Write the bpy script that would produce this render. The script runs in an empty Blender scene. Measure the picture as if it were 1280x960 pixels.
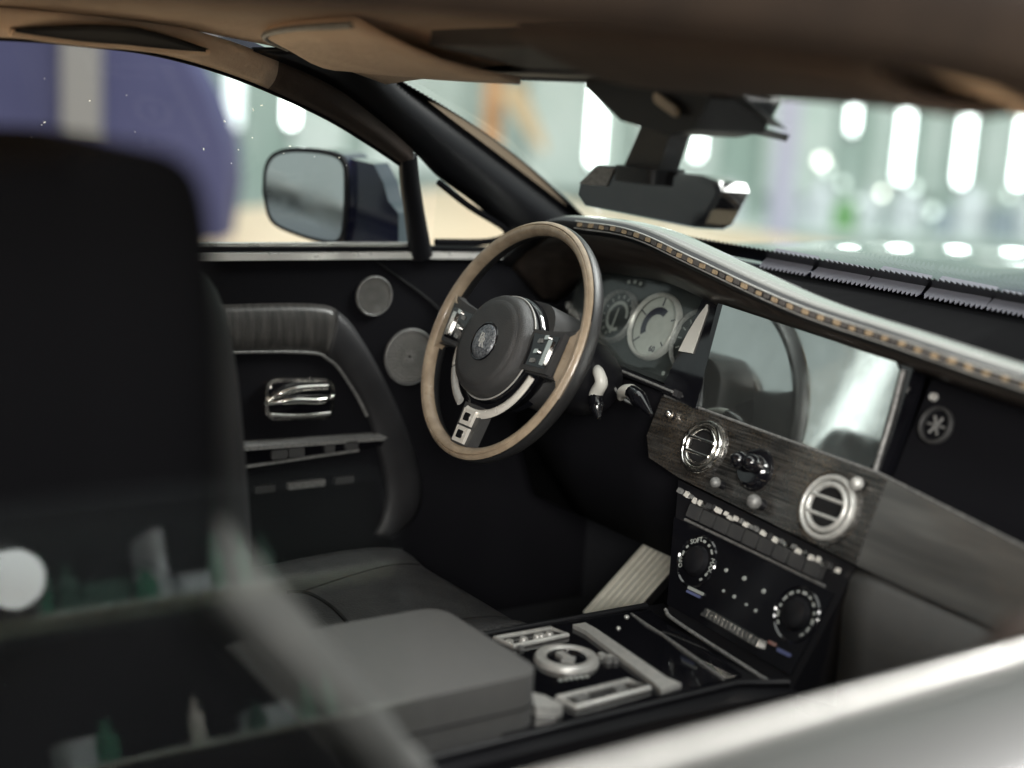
import bpy, bmesh, math, random
from math import sin, cos, pi, radians
from mathutils import Vector as V, Matrix
random.seed(7)
sc = bpy.context.scene
COL = sc.collection

# ------------------------------------------------------------------ camera
YAW, PITCH, ROLL = radians(34.5), radians(11.5), radians(3.3)
cd = bpy.data.cameras.new('camera'); cam = bpy.data.objects.new('camera', cd); COL.objects.link(cam)
fwd = V((-cos(YAW)*cos(PITCH), sin(YAW)*cos(PITCH), -sin(PITCH)))
r0 = fwd.cross(V((0, 0, 1))).normalized(); u0 = r0.cross(fwd)
rt = r0*cos(ROLL)+u0*sin(ROLL); up = -r0*sin(ROLL)+u0*cos(ROLL)
M = Matrix((rt, up, -fwd)).transposed().to_4x4(); M.translation = V((1.359, -1.175, .981))
cam.matrix_world = M
cd.sensor_width = 36; cd.lens = 50.625; cd.clip_start = .02; cd.clip_end = 200
cd.dof.use_dof = True; cd.dof.focus_distance = 2.10; cd.dof.aperture_fstop = 1.3; cd.dof.aperture_blades = 0
sc.camera = cam

# ------------------------------------------------------------------ world and lamps
w = bpy.data.worlds.new('World'); sc.world = w; w.use_nodes = True
bg = w.node_tree.nodes['Background']; bg.inputs[0].default_value = (.80, .90, .88, 1); bg.inputs[1].default_value = .48
def area(name, loc, aim, sx, sy, power, col=(1, 1, 1)):
    l = bpy.data.lights.new(name, 'AREA'); l.shape = 'RECTANGLE'; l.size = sx; l.size_y = sy; l.energy = power; l.color = col
    o = bpy.data.objects.new(name, l); COL.objects.link(o); o.location = loc
    o.rotation_euler = (V(aim)-V(loc)).to_track_quat('-Z', 'Y').to_euler(); return o
area('ceiling_lamp', (0, .5, 6), (0, .5, 0), 7, 7, 280, (1, .98, .95))
area('window_side_lamp', (4.7, -3.3, 2.15), (-.2, 0, .6), 2.2, 1.1, 330, (1, .96, .9))
area('wall_fill', (-6, 6, 9), (-13, 11, 0), 9, 3, 1450, (.97, 1, .98))  # unseen area light added to brighten the backdrop wall
area('upper_side_fill', (3.6, -1.3, 4.2), (.1, -.2, .4), 2.2, 1.2, 160, (1, .98, .95))  # unseen fill added for the armrest, console and sill
area('front_fill', (.4, 4.2, 4.2), (-.05, -.3, .4), 2.4, 1.6, 520, (1, .98, .96))  # unseen fill added through the windshield for upward facing surfaces
area('rack_fill', (2.3, -.1, 1.9), (3.3, -.1, .7), .9, .3, 45, (.9, 1, .95))  # added fill so the mirrored rack shows brighter
vs = sc.view_settings; vs.view_transform = 'Standard'; vs.look = 'None'; vs.gamma = 1; vs.exposure = 0; vs.use_curve_mapping = False
sc.cycles.use_denoising = True
sc.cycles.max_bounces = 10; sc.cycles.transparent_max_bounces = 12
sc.cycles.caustics_reflective = False; sc.cycles.caustics_refractive = False

# ------------------------------------------------------------------ materials
def mat(name, col, rough=.5, metal=0, coat=0, noise=None, bump=None, spec=.5, emit=None, rvar=None):
    """noise=(scale, colour2, (sx,sy,sz), detail)  bump=(scale, strength)  rvar=(scale, lo, hi)"""
    m = bpy.data.materials.new(name); m.use_nodes = True
    nt = m.node_tree; n = nt.nodes; L = nt.links; b = n['Principled BSDF']
    b.inputs['Base Color'].default_value = (*col, 1); b.inputs['Roughness'].default_value = rough
    b.inputs['Metallic'].default_value = metal; b.inputs['Coat Weight'].default_value = coat
    b.inputs['Coat Roughness'].default_value = .06; b.inputs['Specular IOR Level'].default_value = spec
    if emit: b.inputs['Emission Color'].default_value = (*emit[0], 1); b.inputs['Emission Strength'].default_value = emit[1]
    tc = n.new('ShaderNodeTexCoord')
    def nz(scale, st=(1, 1, 1), det=4):
        mp = n.new('ShaderNodeMapping'); mp.inputs['Scale'].default_value = st; L.new(tc.outputs['Object'], mp.inputs[0])
        t = n.new('ShaderNodeTexNoise'); t.inputs['Scale'].default_value = scale; t.inputs['Detail'].default_value = det
        L.new(mp.outputs[0], t.inputs['Vector']); return t
    if noise:
        t = nz(noise[0], noise[2] if len(noise) > 2 else (1, 1, 1), noise[3] if len(noise) > 3 else 4)
        r = n.new('ShaderNodeValToRGB'); r.color_ramp.elements[0].position = .35; r.color_ramp.elements[1].position = .68
        r.color_ramp.elements[0].color = (*col, 1); r.color_ramp.elements[1].color = (*noise[1], 1)
        L.new(t.outputs['Fac'], r.inputs[0]); L.new(r.outputs[0], b.inputs['Base Color'])
    if rvar:
        t = nz(rvar[0]); mr = n.new('ShaderNodeMapRange'); mr.inputs[1].default_value = .3; mr.inputs[2].default_value = .7
        mr.inputs[3].default_value = rvar[1]; mr.inputs[4].default_value = rvar[2]
        L.new(t.outputs['Fac'], mr.inputs[0]); L.new(mr.outputs[0], b.inputs['Roughness'])
    if bump:
        t = nz(bump[0], det=3); bp = n.new('ShaderNodeBump'); bp.inputs['Strength'].default_value = bump[1]; bp.inputs['Distance'].default_value = .002
        L.new(t.outputs['Fac'], bp.inputs['Height']); L.new(bp.outputs[0], b.inputs['Normal'])
    return m
def glassmat(name, tint, gloss_min=0.0):
    m = bpy.data.materials.new(name); m.use_nodes = True; nt = m.node_tree; n = nt.nodes; L = nt.links
    n.remove(n['Principled BSDF']); out = n['Material Output']
    # thin pane: same reflectance from both faces
    ge = n.new('ShaderNodeNewGeometry'); ior = n.new('ShaderNodeMapRange'); ior.inputs[3].default_value = 1.45; ior.inputs[4].default_value = 1/1.45
    L.new(ge.outputs['Backfacing'], ior.inputs[0])
    fr = n.new('ShaderNodeFresnel'); L.new(ior.outputs[0], fr.inputs[0])
    t = n.new('ShaderNodeBsdfTransparent'); t.inputs[0].default_value = (*tint, 1)
    g = n.new('ShaderNodeBsdfGlossy'); g.inputs['Roughness'].default_value = .02
    mx = n.new('ShaderNodeMixShader'); L.new(fr.outputs[0], mx.inputs[0]); L.new(t.outputs[0], mx.inputs[1]); L.new(g.outputs[0], mx.inputs[2])
    L.new(mx.outputs[0], out.inputs[0]); return m
def dustmat():
    m = bpy.data.materials.new('dust'); m.use_nodes = True; nt = m.node_tree; n = nt.nodes; nt.nodes.remove(n['Principled BSDF'])
    a = n.new('ShaderNodeBsdfTranslucent'); b = n.new('ShaderNodeBsdfDiffuse'); x = n.new('ShaderNodeAddShader')
    a.inputs[0].default_value = b.inputs[0].default_value = (.9, .9, .88, 1)
    nt.links.new(a.outputs[0], x.inputs[0]); nt.links.new(b.outputs[0], x.inputs[1]); nt.links.new(x.outputs[0], n['Material Output'].inputs[0]); return m
def veneermat():
    m = mat('dark_veneer', (.035, .035, .035), .26, .8, noise=(40, (.22, .21, .20), (.4, 9, 9), 8), bump=(300, .35), coat=.8, rvar=(70, .16, .42))
    b_ = m.node_tree.nodes['Principled BSDF']; b_.inputs['Coat Roughness'].default_value = .12
    nt = m.node_tree; n = nt.nodes; L = nt.links; b = n['Principled BSDF']; src = b.inputs['Base Color'].links[0].from_socket
    tc = n.new('ShaderNodeTexCoord')
    def rng(scale, lo, hi, det=2):
        t = n.new('ShaderNodeTexNoise'); t.inputs['Scale'].default_value = scale; t.inputs['Detail'].default_value = det; L.new(tc.outputs['Object'], t.inputs['Vector'])
        r = n.new('ShaderNodeMapRange'); r.inputs[1].default_value = lo; r.inputs[2].default_value = hi; L.new(t.outputs['Fac'], r.inputs[0]); return r.outputs[0]
    mu = n.new('ShaderNodeMath'); mu.operation = 'MULTIPLY'; L.new(rng(430, .46, .64), mu.inputs[0]); L.new(rng(7, .50, .64), mu.inputs[1])
    mx = n.new('ShaderNodeMix'); mx.data_type = 'RGBA'; mu2 = n.new('ShaderNodeMath'); mu2.operation = 'MULTIPLY'; mu2.inputs[1].default_value = .6; L.new(mu.outputs[0], mu2.inputs[0]); L.new(mu2.outputs[0], mx.inputs[0]); L.new(src, mx.inputs[6]); mx.inputs[7].default_value = (.42, .31, .20, 1)
    L.new(mx.outputs[2], b.inputs['Base Color']); return m
MT = dict(
 tan=mat('tan_leather', (.31, .24, .17), .3, coat=.3, noise=(45, (.44, .35, .25)), bump=(420, .35), rvar=(50, .24, .45)),
 rimdark=mat('dark_leather_rim', (.02, .02, .021), .38, bump=(700, .3)),
 hub=mat('charcoal_vinyl', (.042, .042, .044), .4, noise=(40, (.055, .055, .055)), bump=(800, .6)),
 blackpl=mat('black_plastic', (.008, .008, .010), .4, spec=.35, bump=(500, .08)),
 piano=mat('piano_black', (.006, .006, .008), .09, coat=.6, rvar=(40, .05, .16)),
 matte=mat('matte_black', (.006, .006, .008), .8, spec=.12, bump=(800, .2)),
 cavity=mat('dark_cavity', (.003, .003, .004), .8),
 chrome=mat('chrome', (.88, .86, .82), .12, 1, rvar=(90, .06, .28), bump=(160, .12)),
 silver=mat('silver_paint', (.52, .52, .50), .34, .35, noise=(120, (.62, .61, .58)), bump=(300, .1)),
 dsilver=mat('dull_silver', (.30, .30, .29), .45, .3, noise=(200, (.16, .16, .16)), bump=(400, .3)),
 emblem=mat('emblem_silver', (.42, .44, .47), .35, .7, noise=(260, (.10, .11, .13)), bump=(350, .9)),
 leather=mat('black_leather', (.014, .014, .016), .5, noise=(25, (.02, .02, .022)), bump=(420, .35)),
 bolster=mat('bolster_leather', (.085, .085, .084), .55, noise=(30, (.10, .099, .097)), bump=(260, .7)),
 gleather=mat('grey_leather', (.092, .092, .091), .5, noise=(60, (.10, .099, .097)), bump=(420, .45)),
 sleather=mat('seat_leather', (.038, .038, .04), .5, noise=(20, (.056, .056, .057)), bump=(260, .7), rvar=(30, .4, .6)),
 veneer=veneermat(),
 cowltop=mat('vinyl_sheen', (.30, .30, .285), .2, coat=1, rvar=(30, .15, .3)),  # pale base colour carries the windshield sheen on the cowl top
 greytrim=mat('grey_gloss_trim', (.060, .060, .059), .28, noise=(10, (.105, .104, .10), (.5, 5, 5)), coat=.5),
 velvet=mat('black_cloth', (.0028, .0028, .0034), .95, spec=.04, bump=(500, .3)),
 darkbrown=mat('dark_brown_trim', (.013, .009, .0075), .7, spec=.2, noise=(9, (.024, .016, .012))),
 bright=mat('bright_metal', (.90, .87, .80), .2, .25, rvar=(60, .12, .32), bump=(140, .1)),
 tube2=mat('lit_tube_soft', (.9, .95, .95), .4, emit=((.88, .98, 1), 1.25)),
 fascia=mat('brown_fascia', (.026, .021, .018), .3, noise=(20, (.045, .036, .03), (.6, 5, 5)), bump=(300, .12)),
 dveneer=mat('door_veneer', (.035, .034, .033), .35, noise=(16, (.075, .072, .068), (8, 8, .7), 6), bump=(400, .2)),
 headliner=mat('tan_headliner', (.74, .55, .40), .7, noise=(18, (.82, .63, .47)), bump=(120, .9)),
 brownliner=mat('brown_headliner', (.045, .031, .025), .8, noise=(18, (.06, .042, .033)), bump=(300, .5)),
 screen=mat('display_glass', (.74, .79, .77), .045, .97, rvar=(24, .02, .09), noise=(9, (.62, .66, .64))),
 gaugepale=mat('pale_dial', (.55, .57, .54), .4, noise=(70, (.48, .5, .47))),
 gaugedark=mat('dark_dial', (.03, .034, .034), .35),
 mark=mat('dial_mark_grey', (.38, .40, .38), .5), ink=mat('dial_ink', (.03, .03, .05), .5),
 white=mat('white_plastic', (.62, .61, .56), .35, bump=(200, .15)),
 red=mat('red_mark', (.25, .07, .05), .4, noise=(150, (.30, .22, .2))), blue=mat('blue_mark', (.12, .14, .28), .4),
 tanstitch=mat('tan_thread', (.42, .31, .19), .7, noise=(160, (.30, .215, .14)), bump=(900, .6)), darkstitch=mat('dark_thread', (.09, .08, .075), .7),
 pedal=mat('pedal_metal', (.80, .78, .68), .4, 0, noise=(80, (.72, .70, .60))),
 carpet=mat('dark_carpet', (.008, .009, .013), .95, bump=(600, 1)),
 navy=mat('navy_paint', (.008, .010, .032), .12, coat=1, rvar=(10, .08, .16)),
 body=mat('body_reflection_grey', (.075, .075, .073), .5, .2, coat=.2, noise=(2.5, (.10, .10, .098))),  # lamp reflection on the navy body put into a grey base colour
 chromebelt=mat('belt_trim', (.72, .71, .68), .3, .35, rvar=(40, .22, .45)),
 mirror=mat('mirror_glass', (.80, .84, .84), .05, 1, rvar=(12, .04, .16)),
 frit=mat('black_frit', (.010, .010, .012), .35), tape=mat('grey_strip', (.30, .30, .35), .35, bump=(200, .3)),
 table=mat('beige_table', (.72, .56, .39), .5, noise=(.8, (.76, .60, .42))),
 wall=mat('pale_green_wall', (.36, .46, .41), .8, noise=(.5, (.52, .60, .56))),
 panelw=mat('wall_panel', (.60, .69, .64), .6, noise=(1.2, (.72, .78, .74))), lilac=mat('lilac_post', (.62, .60, .74), .5),
 orange=mat('orange_board', (.62, .34, .17), .6), tanboard=mat('tan_board', (.66, .50, .32), .6),
 bluecloth=mat('blue_cloth', (.055, .06, .15), .85, noise=(.9, (.08, .085, .19))), greypost=mat('grey_post', (.24, .24, .25), .6),
 tube=mat('lit_tube', (.9, .95, .95), .4, emit=((.93, 1, .98), 9)), spot=mat('glint_spot', (.9, .9, .85), .4, emit=((1, .97, .88), 6)),
 spotdim=mat('dim_glint_spot', (.9, .9, .85), .4, emit=((.9, 1, .95), 2.2)),
 globe=mat('lit_globe', (.9, .95, .92), .4, emit=((.95, 1, .97), 12)),
 bottlegreen=mat('green_glass', (.10, .30, .20), .12, coat=.5),
 teal=mat('dull_teal', (.09, .17, .135), .5),
 greenobj=mat('green_thing', (.20, .42, .16), .5), paleobj=mat('pale_thing', (.72, .75, .78), .35), greyobj=mat('grey_thing', (.35, .40, .45), .4),
 glass=glassmat('clear_glass', (.97, .985, .975)), wglass=glassmat('windshield_glass', (.95, .985, .965)),
 dust=dustmat(),
)

# ------------------------------------------------------------------ mesh helpers
def setp(o, label=None, cat=None, group=None, kind=None):
    if label: o['label'] = label
    if cat: o['category'] = cat
    if group: o['group'] = group
    if kind: o['kind'] = kind
    return o
def thing(name, loc, label, cat, group=None):
    o = bpy.data.objects.new(name, None); o.empty_display_size = .05; COL.objects.link(o); o.location = loc
    return setp(o, label, cat, group)
def root(p):
    while p.parent: p = p.parent
    return p.location
def mk(name, verts, faces, m, parent=None, smooth=40, label=None):
    """one mesh object from world-space points"""
    if parent is not None:
        off = root(parent); verts = [V(v)-off for v in verts]
    me = bpy.data.meshes.new(name); me.from_pydata([tuple(v) for v in verts], [], faces)
    bm = bmesh.new(); bm.from_mesh(me); bmesh.ops.recalc_face_normals(bm, faces=bm.faces); bm.to_mesh(me); bm.free()
    if smooth:
        me.shade_smooth(); me.set_sharp_from_angle(angle=radians(smooth))
    me.materials.append(MT[m]); o = bpy.data.objects.new(name, me); COL.objects.link(o)
    if parent is not None: o.parent = parent
    if label: o['label'] = label
    return o
class Fr:
    """a local frame: origin, right, up, out"""
    def __init__(s, o, x=(1, 0, 0), y=(0, 0, 1), n=None):
        s.o = V(o); s.x = V(x).normalized(); s.y = V(y).normalized(); s.n = V(n).normalized() if n is not None else s.x.cross(s.y)
    def p(s, a, b, c=0): return s.o+s.x*a+s.y*b+s.n*c
    def at(s, a, b, c=0): f = Fr(s.p(a, b, c), s.x, s.y, s.n); return f
def tilted(o, deg):   # panel facing the seats, leaning back by deg
    t = radians(deg); return Fr(o, (1, 0, 0), (0, sin(t), cos(t)), (0, -cos(t), sin(t)))
def bm_out(bm):
    bm.verts.index_update(); return [v.co.copy() for v in bm.verts], [[v.index for v in f.verts] for f in bm.faces]
def bevel(bm, r, seg, ang=30):
    if r <= 0: return
    es = [e for e in bm.edges if len(e.link_faces) == 2 and e.calc_face_angle(0) > radians(ang)]
    bmesh.ops.bevel(bm, geom=es, offset=r, segments=seg, profile=.5, affect='EDGES', clamp_overlap=True)
def prism(name, fr, poly, w0, w1, m, parent=None, r=0, seg=2, taper=1, smooth=40, label=None):
    bm = bmesh.new(); cx = sum(p[0] for p in poly)/len(poly); cy = sum(p[1] for p in poly)/len(poly)
    a = [bm.verts.new((x, y, w0)) for x, y in poly]
    b = [bm.verts.new((cx+(x-cx)*taper, cy+(y-cy)*taper, w1)) for x, y in poly]
    n = len(poly); bm.faces.new(a[::-1]); bm.faces.new(b)
    for i in range(n): bm.faces.new((a[i], a[(i+1) % n], b[(i+1) % n], b[i]))
    bevel(bm, r, seg); vs_, fs = bm_out(bm); bm.free()
    return mk(name, [fr.p(*v) for v in vs_], fs, m, parent, smooth, label)
def box(name, lo, hi, m, parent=None, r=.004, seg=2, fr=None, label=None):
    fr = fr or Fr((0, 0, 0), (1, 0, 0), (0, 1, 0))
    return prism(name, fr, [(lo[0], lo[1]), (hi[0], lo[1]), (hi[0], hi[1]), (lo[0], hi[1])], lo[2], hi[2], m, parent, r, seg, label=label)
def rr(cx, cy, hw, hh, r, n=5, skew=0):
    out = []
    for sx, sy, a0 in ((1, 1, 0), (-1, 1, 90), (-1, -1, 180), (1, -1, 270)):
        for i in range(n+1):
            a = radians(a0+90*i/n); y = sy*(hh-r)+r*sin(a)
            out.append((cx+sx*(hw-r)+r*cos(a), cy+y+skew*(cx+sx*(hw-r)+r*cos(a)-cx)))
    return out
def lathe(name, fr, prof, m, parent=None, n=40, a0=0, a1=360, smooth=40, sx=1, sy=1, label=None):
    """profile of (radius, height) turned about the frame's out axis"""
    full = abs(a1-a0) >= 360; vs_, fs = [], []
    k = n if full else n+1; P = len(prof)
    for i in range(k):
        a = radians(a0+(a1-a0)*i/n)
        for r, h in prof: vs_.append(fr.p(r*cos(a)*sx, r*sin(a)*sy, h))
    for i in range(n if full else n):
        j = (i+1) % k
        if not full and i+1 > n: break
        for q in range(P-1): fs.append((i*P+q, j*P+q, j*P+q+1, i*P+q+1))
    if not full:   # close ends of an arc whose profile is a loop
        fs.append(list(range(P-1 if prof[0] == prof[-1] else P))); fs.append([n*P+q for q in range(P-1 if prof[0] == prof[-1] else P)][::-1])
    o = mk(name, vs_, fs, m, parent, smooth, label)
    bm = bmesh.new(); bm.from_mesh(o.data); bmesh.ops.remove_doubles(bm, verts=bm.verts, dist=1e-5)
    bmesh.ops.recalc_face_normals(bm, faces=bm.faces); bm.to_mesh(o.data); bm.free()
    if smooth: o.data.shade_smooth(); o.data.set_sharp_from_angle(angle=radians(smooth))
    return o
def loop(cr, ch, rr_, rh, n=10):   # closed ring section
    return [(cr+rr_*cos(2*pi*i/n), ch+rh*sin(2*pi*i/n)) for i in range(n)]+[(cr+rr_, ch)]
def cat(pts, n=6):
    pts = [V(p) for p in pts]; q = [pts[0]*2-pts[1]]+pts+[pts[-1]*2-pts[-2]]; out = []
    for i in range(1, len(q)-2):
        for k in range(n):
            t = k/n; a, b, c, d = q[i-1], q[i], q[i+1], q[i+2]
            out.append(.5*((2*b)+(c-a)*t+(2*a-5*b+4*c-d)*t*t+(3*b-a-3*c+d)*t**3))
    out.append(pts[-1]); return out
def sweep(name, path, rad, m, parent=None, n=10, smooth=60, flat=1, label=None):
    """tube along a path, radius per point or one radius"""
    path = [V(p) for p in path]; R = rad if isinstance(rad, (list, tuple)) else [rad]*len(path)
    vs_, fs = [], []; t0 = (path[1]-path[0]).normalized(); a = t0.orthogonal().normalized()
    for i, p in enumerate(path):
        t = (path[min(i+1, len(path)-1)]-path[max(i-1, 0)]).normalized()
        a = (a-t*a.dot(t)).normalized(); b = t.cross(a)
        for k in range(n): vs_.append(p+(a*cos(2*pi*k/n)+b*sin(2*pi*k/n)*flat)*R[i])
    for i in range(len(path)-1):
        for k in range(n): fs.append((i*n+k, i*n+(k+1) % n, (i+1)*n+(k+1) % n, (i+1)*n+k))
    fs.append(list(range(n))[::-1]); fs.append([(len(path)-1)*n+k for k in range(n)])
    return mk(name, vs_, fs, m, parent, smooth, label)
def loft(name, rows, m, parent=None, thick=.004, smooth=50, label=None):
    """sheet through rows of points, given real thickness"""
    nR, nC = len(rows), len(rows[0]); vs_ = [V(p) for r in rows for p in r]
    fs = [(i*nC+j, i*nC+j+1, (i+1)*nC+j+1, (i+1)*nC+j) for i in range(nR-1) for j in range(nC-1)]
    o = mk(name, vs_, fs, m, parent, smooth, label)
    if thick:
        s = o.modifiers.new('thickness', 'SOLIDIFY'); s.thickness = thick; s.offset = 0
    return o
def text(name, body, fr, size, m, parent, rot=0, ext=.0006, label=None):
    cu = bpy.data.curves.new(name, 'FONT'); cu.body = body; cu.size = size; cu.extrude = ext; cu.align_x = 'CENTER'; cu.align_y = 'CENTER'; cu.resolution_u = 2
    t = bpy.data.objects.new(name, cu); COL.objects.link(t)
    me = bpy.data.meshes.new_from_object(t.evaluated_get(bpy.context.evaluated_depsgraph_get()))
    bpy.data.objects.remove(t); c, s = cos(rot), sin(rot)
    vs_ = [fr.p(v.co.x*c-v.co.y*s, v.co.x*s+v.co.y*c, v.co.z) for v in me.vertices]; fs = [list(p.vertices) for p in me.polygons]
    bpy.data.meshes.remove(me); return mk(name, vs_, fs, m, parent, 0, label)
def lerp(a, b, t): return V(a)*(1-t)+V(b)*t
def interp(tab, x):
    if x <= tab[0][0]: return tab[0][1]
    for (a, b), (c, d) in zip(tab, tab[1:]):
        if x <= c: return b+(d-b)*(x-a)/(c-a)
    return tab[-1][1]

# ================================================================== SETTING: the table and what shows behind
o = prism('table_top', Fr((0, 0, 0), (1, 0, 0), (0, 1, 0)), [(-12.2, -9), (4.5, -9), (4.5, 9.8), (-15.9, 9.8), (-12.2, 4.4)], -.42, -.36, 'table', r=.02); setp(o, 'beige table top the model car stands on', 'table', kind='structure')
# backdrop wall, square to the line of sight
wf = Fr((-16.3, 11.6, 0), V((.566, .824, 0)), (0, 0, 1)); wf.n = V((.824, -.566, 0))
o = prism('wall', wf, [(-24, -7), (24, -7), (24, 9), (-24, 9)], -.3, 0, 'wall', smooth=0); setp(o, 'pale green showroom wall behind the car', 'wall', kind='structure')
def board(name, a0, a1, z0, z1, w_, th, m, label, catg, r=.02, group=None):
    o = prism(name, wf, [(a0, z0), (a1, z0), (a1, z1), (a0, z1)], w_, w_+th, m, r=r); return setp(o, label, catg, group)
def tube(a, z0, z1, r, label, w_=3.0, m='tube'):
    f = Fr(wf.p(a, z0, w_), (1, 0, 0), (0, 1, 0)); h = z1-z0
    t = thing('tube_lamp', tuple(wf.p(a, z0, w_)), label, 'lamp', 'lit tube lamps behind the car')
    lathe('tube', f, [(0, 0), (r*.7, .01), (r, .05), (r, h-.05), (r*.7, h-.01), (0, h)], m, t, 16)
    lathe('cap', f, [(0, h), (r*1.15, h), (r*1.15, h+.12), (0, h+.12)], 'greypost', t, 16)
    lathe('cap', f, [(0, -.1), (r*1.15, -.1), (r*1.15, 0), (0, 0)], 'greypost', t, 16)
for a, z0, z1, r, lab in (
    (-4.30, .30, 1.7, .10, 'faint lit tube nearest the blue cloth, through the driver window'),
    (-3.56, .38, 1.8, .06, 'bright white tube lamp above the door mirror'),
    (.37, .10, 1.8, .075, 'bright white tube lamp just left of the rear view mirror stem'),
    (1.68, .26, 1.3, .06, 'short white tube lamp showing right of the rear view mirror stem'),
    (3.64, .70, 1.7, .045, 'short tube lamp right of the lilac post'),
    (4.32, .12, 1.9, .065, 'tall tube lamp third from the right edge of the windshield view'),
    (5.10, .12, 1.9, .065, 'tall tube lamp second from the right edge of the windshield view'),
    (5.84, .14, 1.9, .065, 'tall tube lamp at the right edge of the windshield view')):
    tube(a, z0, z1, r, lab, m='tube2' if a < -4 else 'tube')
board('lilac_post', 2.62, 2.90, -1.6, 1.15, 3.2, .2, 'lilac', 'pale lilac post seen through the middle of the windshield', 'post')
board('orange_post', -1.12, -.86, -1.5, 2.4, 2.2, .2, 'orange', 'orange brown upright board behind the left of the windshield', 'board')
o = prism('tan_board', wf, [(-.95, .98), (-.62, 1.12), (-.25, .30), (-.30, .20)], 2.7, 2.8, 'tanboard', r=.01); setp(o, 'tan triangular board leaning by the orange post', 'board')
for i, (a0, a1) in enumerate(((-4.0, -3.2), (-2.9, -1.5), (-.5, .9), (1.1, 2.3), (3.0, 4.0), (4.6, 4.85), (5.4, 5.6), (6.2, 8))):
    board('wall_panel', a0, a1, -.2-.1*(i % 3), 3.0, .15, .06, 'panelw', ['pale upright wall panel above the door mirror', 'wide pale wall panel behind the A pillar', 'pale wall panel behind the left tube lamp of the windshield', 'pale wall panel behind the mirror stem', 'pale wall panel right of the lilac post', 'narrow wall strip between two right hand tubes', 'narrow wall strip left of the last tube', 'wide wall panel at the far right edge'][i], 'wall panel', group='pale wall panels')
# display shelf with small blurred objects below the lamps
sh = thing('display_shelf', tuple(wf.p(4.6, -1.6, 2.6)), 'pale display shelf seen low through the windshield', 'shelf')
for z in (-.62, -1.25): prism('shelf_board', wf, [(.8, z), (8.2, z), (8.2, z+.06), (.8, z+.06)], 2.0, 3.2, 'panelw', sh, r=.01)
for a in (.9, 4.4, 8.1): prism('shelf_post', wf, [(a, -1.7), (a+.07, -1.7), (a+.07, -.62), (a, -.62)], 2.1, 2.17, 'greypost', sh)
items = [(3.05, .17, .42, 'paleobj'), (3.40, .20, .62, 'paleobj'), (3.72, .15, .38, 'greenobj'), (4.05, .16, .50, 'paleobj'), (4.55, .22, .55, 'paleobj'), (5.05, .14, .34, 'greyobj'), (5.40, .22, .62, 'paleobj'), (5.85, .18, .40, 'greyobj'), (6.2, .2, .55, 'paleobj'), (1.5, .2, .4, 'greyobj'), (2.2, .18, .5, 'paleobj'), (6.6, .17, .5, 'paleobj')]
words = ['first', 'second', 'third', 'fourth', 'fifth', 'sixth', 'seventh', 'eighth', 'ninth', 'tenth', 'eleventh', 'twelfth']
order = sorted(range(12), key=lambda i: items[i][0])
for i, (a, r, h, m) in enumerate(items):
    f = Fr(wf.p(a, -.56, 2.6), (1, 0, 0), (0, 1, 0))
    o = lathe('jar', f, [(0, 0), (r, 0), (r*1.05, h*.3), (r, h*.7), (r*.45, h*.82), (r*.45, h), (0, h)], m, None, 16)
    setp(o, '%s jar on the display shelf, %s from the left of the row' % ({'paleobj': 'pale', 'greenobj': 'green', 'greyobj': 'blue grey'}[m], words[order.index(i)]), 'jar', 'jars on the display shelf')
SP = [(3.05, .02, .05, 0), (3.40, .30, .07, 1), (3.49, .19, .06, 0), (3.72, .02, .05, 0), (3.95, -.22, .06, 0), (4.25, -.08, .05, 1), (4.66, .03, .06, 0), (4.95, -.28, .07, 0), (5.44, -.11, .07, 1), (5.62, -.30, .05, 0), (5.95, .0, .06, 0), (6.1, -.25, .06, 1)]
for i, (a, z, r, hot) in enumerate(SP):  # glowing discs put in for blurred highlights, not lamps
    f = Fr(wf.p(a, z, 2.4), wf.x, wf.y, wf.n)
    t = thing('highlight_disc', tuple(wf.p(a, z, 2.4)), 'small glowing highlight disc above the display shelf, %s from the left' % words[i], 'lamp', 'highlight discs above the shelf')
    lathe('lens', f, [(0, .02), (r*.7, .02), (r*.9, 0)], 'spot' if hot else 'spotdim', t, 16); lathe('disc_back', f, [(r*.9, .05), (r, .05), (r*.9, -.12), (r*.3, -.2), (0, -.2)], 'panelw', t, 16)
bf = wf
o = prism('blue_cloth', wf, [(-7.2, -.36), (-3.0, -.36), (-2.93, .1), (-2.95, .40), (-3.1, .8), (-3.42, 1.35), (-3.9, 1.9), (-7.2, 1.9)], 9.4, 10, 'bluecloth', r=.12, seg=4); setp(o, 'blue cloth covered block beyond the driver window', 'cloth block')
o = prism('grey_strip', wf, [(-4.25, .33), (-3.95, .33), (-3.95, 2.1), (-4.25, 2.1)], 10.02, 10.12, 'greypost', r=.04); setp(o, 'grey upright strip on the front of the blue cloth block', 'strip')

# ================================================================== CAR BODY
car = thing('car_body', (0, -.3, -.3), 'dark blue model car body with tan headliner, black pillars and windshield', 'car')
# floor, tunnel sides, firewall
box('floor', (-.74, -1.4, .0), (.74, .62, .03), 'carpet', car, .01)
prism('firewall', Fr((0, .5, 0), (1, 0, 0), (0, 0, 1), (0, -1, 0)), [(-.74, .03), (.74, .03), (.74, .66), (-.74, .66)], 0, .04, 'carpet', car)
# headliner
ys = [-1.35, -.95, -.62, -.42, -.29, -.19, -.10]; zs = [1.06, 1.078, 1.078, 1.07, 1.055, 1.034, 1.010]
rows = []
for y, z in zip(ys, zs):
    rows.append([(.585*s, y, z-.028*abs(s)**2.4) for s in [i/8 for i in range(-8, 9)]])
loft('headliner', rows, 'headliner', car, .006)
rows = [[(.66*s, y-.02, z+.05-.035*abs(s)**2.2) for s in [i/8 for i in range(-8, 9)]] for y, z in zip([-1.4, -.95, -.62, -.42, -.29, -.19, -.13], zs)]
loft('roof', rows, 'navy', car, .006)
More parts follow.
